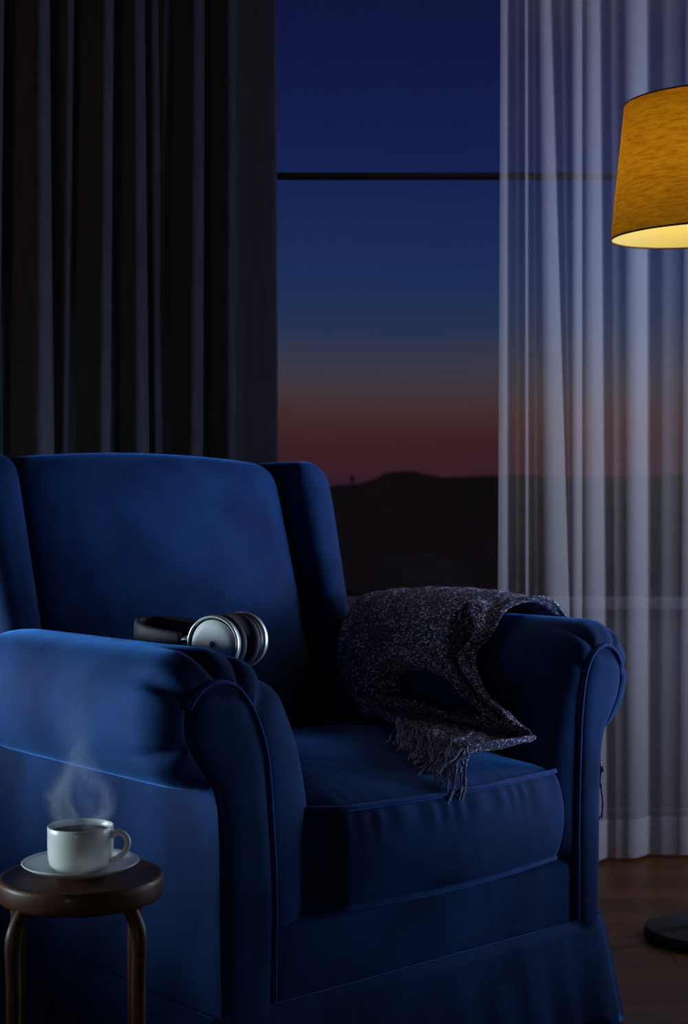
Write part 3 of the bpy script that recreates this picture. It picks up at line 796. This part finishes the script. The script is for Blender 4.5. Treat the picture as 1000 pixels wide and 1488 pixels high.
def steam():
    m = bpy.data.materials.new('steam_vapour'); m.use_nodes = True; t = m.node_tree; t.nodes.clear(); l = t.links.new
    o = t.nodes.new('ShaderNodeOutputMaterial'); vs = t.nodes.new('ShaderNodeVolumeScatter')
    vs.inputs['Color'].default_value = (.62, .74, 1, 1); vs.inputs['Anisotropy'].default_value = .0
    def N(op, a=None, b=None, c=None):
        n = t.nodes.new('ShaderNodeMath'); n.operation = op
        for i, q in enumerate((a, b, c)):
            if q is None: continue
            if isinstance(q, (int, float)): n.inputs[i].default_value = q
            else: l(q, n.inputs[i])
        return n.outputs[0]
    co = t.nodes.new('ShaderNodeTexCoord'); sp = t.nodes.new('ShaderNodeSeparateXYZ'); l(co.outputs['Object'], sp.inputs[0])
    X, Y, Z = sp.outputs
    mp = t.nodes.new('ShaderNodeMapping'); mp.inputs['Scale'].default_value = (1, 1, .85); mp.inputs['Location'].default_value = (.13, .31, .07); l(co.outputs['Object'], mp.inputs[0])
    nz = t.nodes.new('ShaderNodeTexNoise'); nz.inputs['Scale'].default_value = 22; nz.inputs['Detail'].default_value = 2.0; nz.inputs['Distortion'].default_value = .6
    l(mp.outputs[0], nz.inputs['Vector'])
    nc = t.nodes.new('ShaderNodeSeparateColor'); l(nz.outputs['Color'], nc.inputs[0])
    xw = N('MULTIPLY_ADD', N('SUBTRACT', nc.outputs[0], .5), .034, X); yw = N('MULTIPLY_ADD', N('SUBTRACT', nc.outputs[1], .5), .03, Y)
    cb = t.nodes.new('ShaderNodeCombineXYZ'); l(N('MULTIPLY', xw, 95), cb.inputs[0]); l(N('MULTIPLY', yw, 60), cb.inputs[1]); l(N('MULTIPLY', Z, 24), cb.inputs[2])
    fn = t.nodes.new('ShaderNodeTexNoise'); fn.inputs['Scale'].default_value = 1; fn.inputs['Detail'].default_value = 3; fn.inputs['Distortion'].default_value = 1.2
    l(cb.outputs[0], fn.inputs['Vector'])
    fil = N('POWER', N('SUBTRACT', 1, N('MULTIPLY', N('ABSOLUTE', N('SUBTRACT', fn.outputs['Fac'], .5)), 3.2)), 2.0)
    fil = N('MULTIPLY_ADD', N('MAXIMUM', fil, 0), 1.25, .22)
    dens = None
    # plumes: (z, x) centre lines, half width, weight, height of fading
    plumes = [([(0,-.022),(.02,-.029),(.035,-.034),(.05,-.033),(.07,-.024),(.095,-.012),(.13,-.016),(.25,-.005)], .0072, 1.0, .085),
              ([(0,-.008),(.02,-.012),(.035,-.018),(.055,-.020),(.08,-.012),(.11,-.004),(.16,.002),(.25,.0)], .0052, .9, .070),
              ([(0,.010),(.012,.020),(.025,.034),(.04,.038),(.06,.028),(.08,.012),(.105,.002),(.14,.006),(.25,.0)], .0075, 1.0, .080),
              ([(0,.006),(.03,.012),(.06,.004),(.1,-.006),(.15,-.002),(.25,-.010)], .011, .28, .14)]
    for pts, w, k, zf in plumes:
        fc = t.nodes.new('ShaderNodeFloatCurve'); c = fc.mapping.curves[0]
        fc.mapping.use_clip = False
        for q, (z_, x_) in enumerate(pts):
            pz, px_ = z_/.25, .5+x_*10
            if q == 0: c.points[0].location = (pz, px_)
            elif q == len(pts)-1: c.points[1].location = (pz, px_) if len(c.points) == 2 else c.points[-1].location
            else: pass
        for z_, x_ in pts[1:-1]: c.points.new(z_/.25, .5+x_*10)
        c.points[len(c.points)-1].location = (1, .5+pts[-1][1]*10)
        fc.mapping.update(); l(N('DIVIDE', Z, .25), fc.inputs['Value'])
        cxn = N('MULTIPLY', N('SUBTRACT', fc.outputs[0], .5), .1)
        wz = N('MULTIPLY_ADD', Z, .03, w)
        d = N('DIVIDE', N('SUBTRACT', xw, cxn), wz); g = N('POWER', 2.718, N('MULTIPLY', N('MULTIPLY', d, d), -1))
        zq = N('DIVIDE', Z, zf); fz = N('POWER', 2.718, N('MULTIPLY', N('MULTIPLY', zq, zq), -1))
        q = N('MULTIPLY', N('MULTIPLY', g, fz), k)
        dens = q if dens is None else N('ADD', dens, q)
    dy = N('DIVIDE', yw, .018); gy = N('POWER', 2.718, N('MULTIPLY', N('MULTIPLY', dy, dy), -1))
    st = N('MULTIPLY', N('MULTIPLY', N('MULTIPLY', dens, fil), gy), N('MINIMUM', N('MAXIMUM', N('MULTIPLY', Z, 120), 0), 1))
    l(N('MULTIPLY', st, 14.0), vs.inputs['Density']); l(vs.outputs[0], o.inputs['Volume'])
    b = lathe('coffee_steam', [(0, 0), (.036, 0), (.040, .006), (.052, .03), (.056, .10), (.055, .20), (.03, .26), (0, .27)], m, None, 32)
    b.location = (CU.location.x, CU.location.y, CU.location.z+.0535)
    tag(b, 'pale wisps of steam curling up from the coffee cup', 'steam', kind='stuff')
steam()

# ================================================================== FLOOR LAMP
LX, LY = .7985, 3.3
LA = empty('floor_lamp', (LX, LY, 0))
tag(LA, 'floor lamp with a glowing mustard linen drum shade in front of the sheer curtain', 'lamp')
lathe('base', [(0, .031), (.018, .031), (.022, .028), (.118, .026), (.125, .023), (.127, .018), (.127, .004), (.124, 0), (0, 0)], IRON, LA, 72)
tube('pole', [(0, 0, .028), (0, 0, .8), (0, 0, 1.63)], .0095, IRON, LA, 16)
SH = empty('shade', (0, 0, 1.718), 0); SH.parent = LA; SH.rotation_euler = (R(2.2), R(-2.0), 0)
zb, zt, rb, rt = -.150, .146, .2050, .1670
def cone(name, off, m, th):
    prof = []
    for k in range(9): prof.append((rb+(rt-rb)*k/8+off, zb+(zt-zb)*k/8))
    return lathe(name, prof, m, SH, 128)
cone('linen_cover', 0, LINEN, 0); cone('lining', -.0022, LINER, 0)
def ring(name, r, z): 
    return tube(name, [(r*math.cos(2*PI*k/96), r*math.sin(2*PI*k/96), z) for k in range(96)], .0020, TRIMM, SH, 8, True)
ring('rim_binding', rb-.001, zb); ring('rim_binding', rt-.001, zt)
for k in range(3):
    a = k*2*PI/3+.4; tube('spider_arm', [(0, 0, -.085), (rt*.5*math.cos(a), rt*.5*math.sin(a), -.085+.11), ((rt-.003)*math.cos(a), (rt-.003)*math.sin(a), zt-.006)], .0016, IRON, SH, 6)
lathe('socket', [(0, -.09), (.017, -.09), (.019, -.086), (.019, -.05), (.013, -.042), (0, -.042)], IRON, LA, 24, loc=(0, 0, 1.718))
bulb = lathe('bulb', [(0, -.042), (.012, -.040), (.014, -.025), (.026, -.002), (.030, .016), (.026, .034), (.014, .045), (0, .048)], BULBM, LA, 32, loc=(0, 0, 1.718))
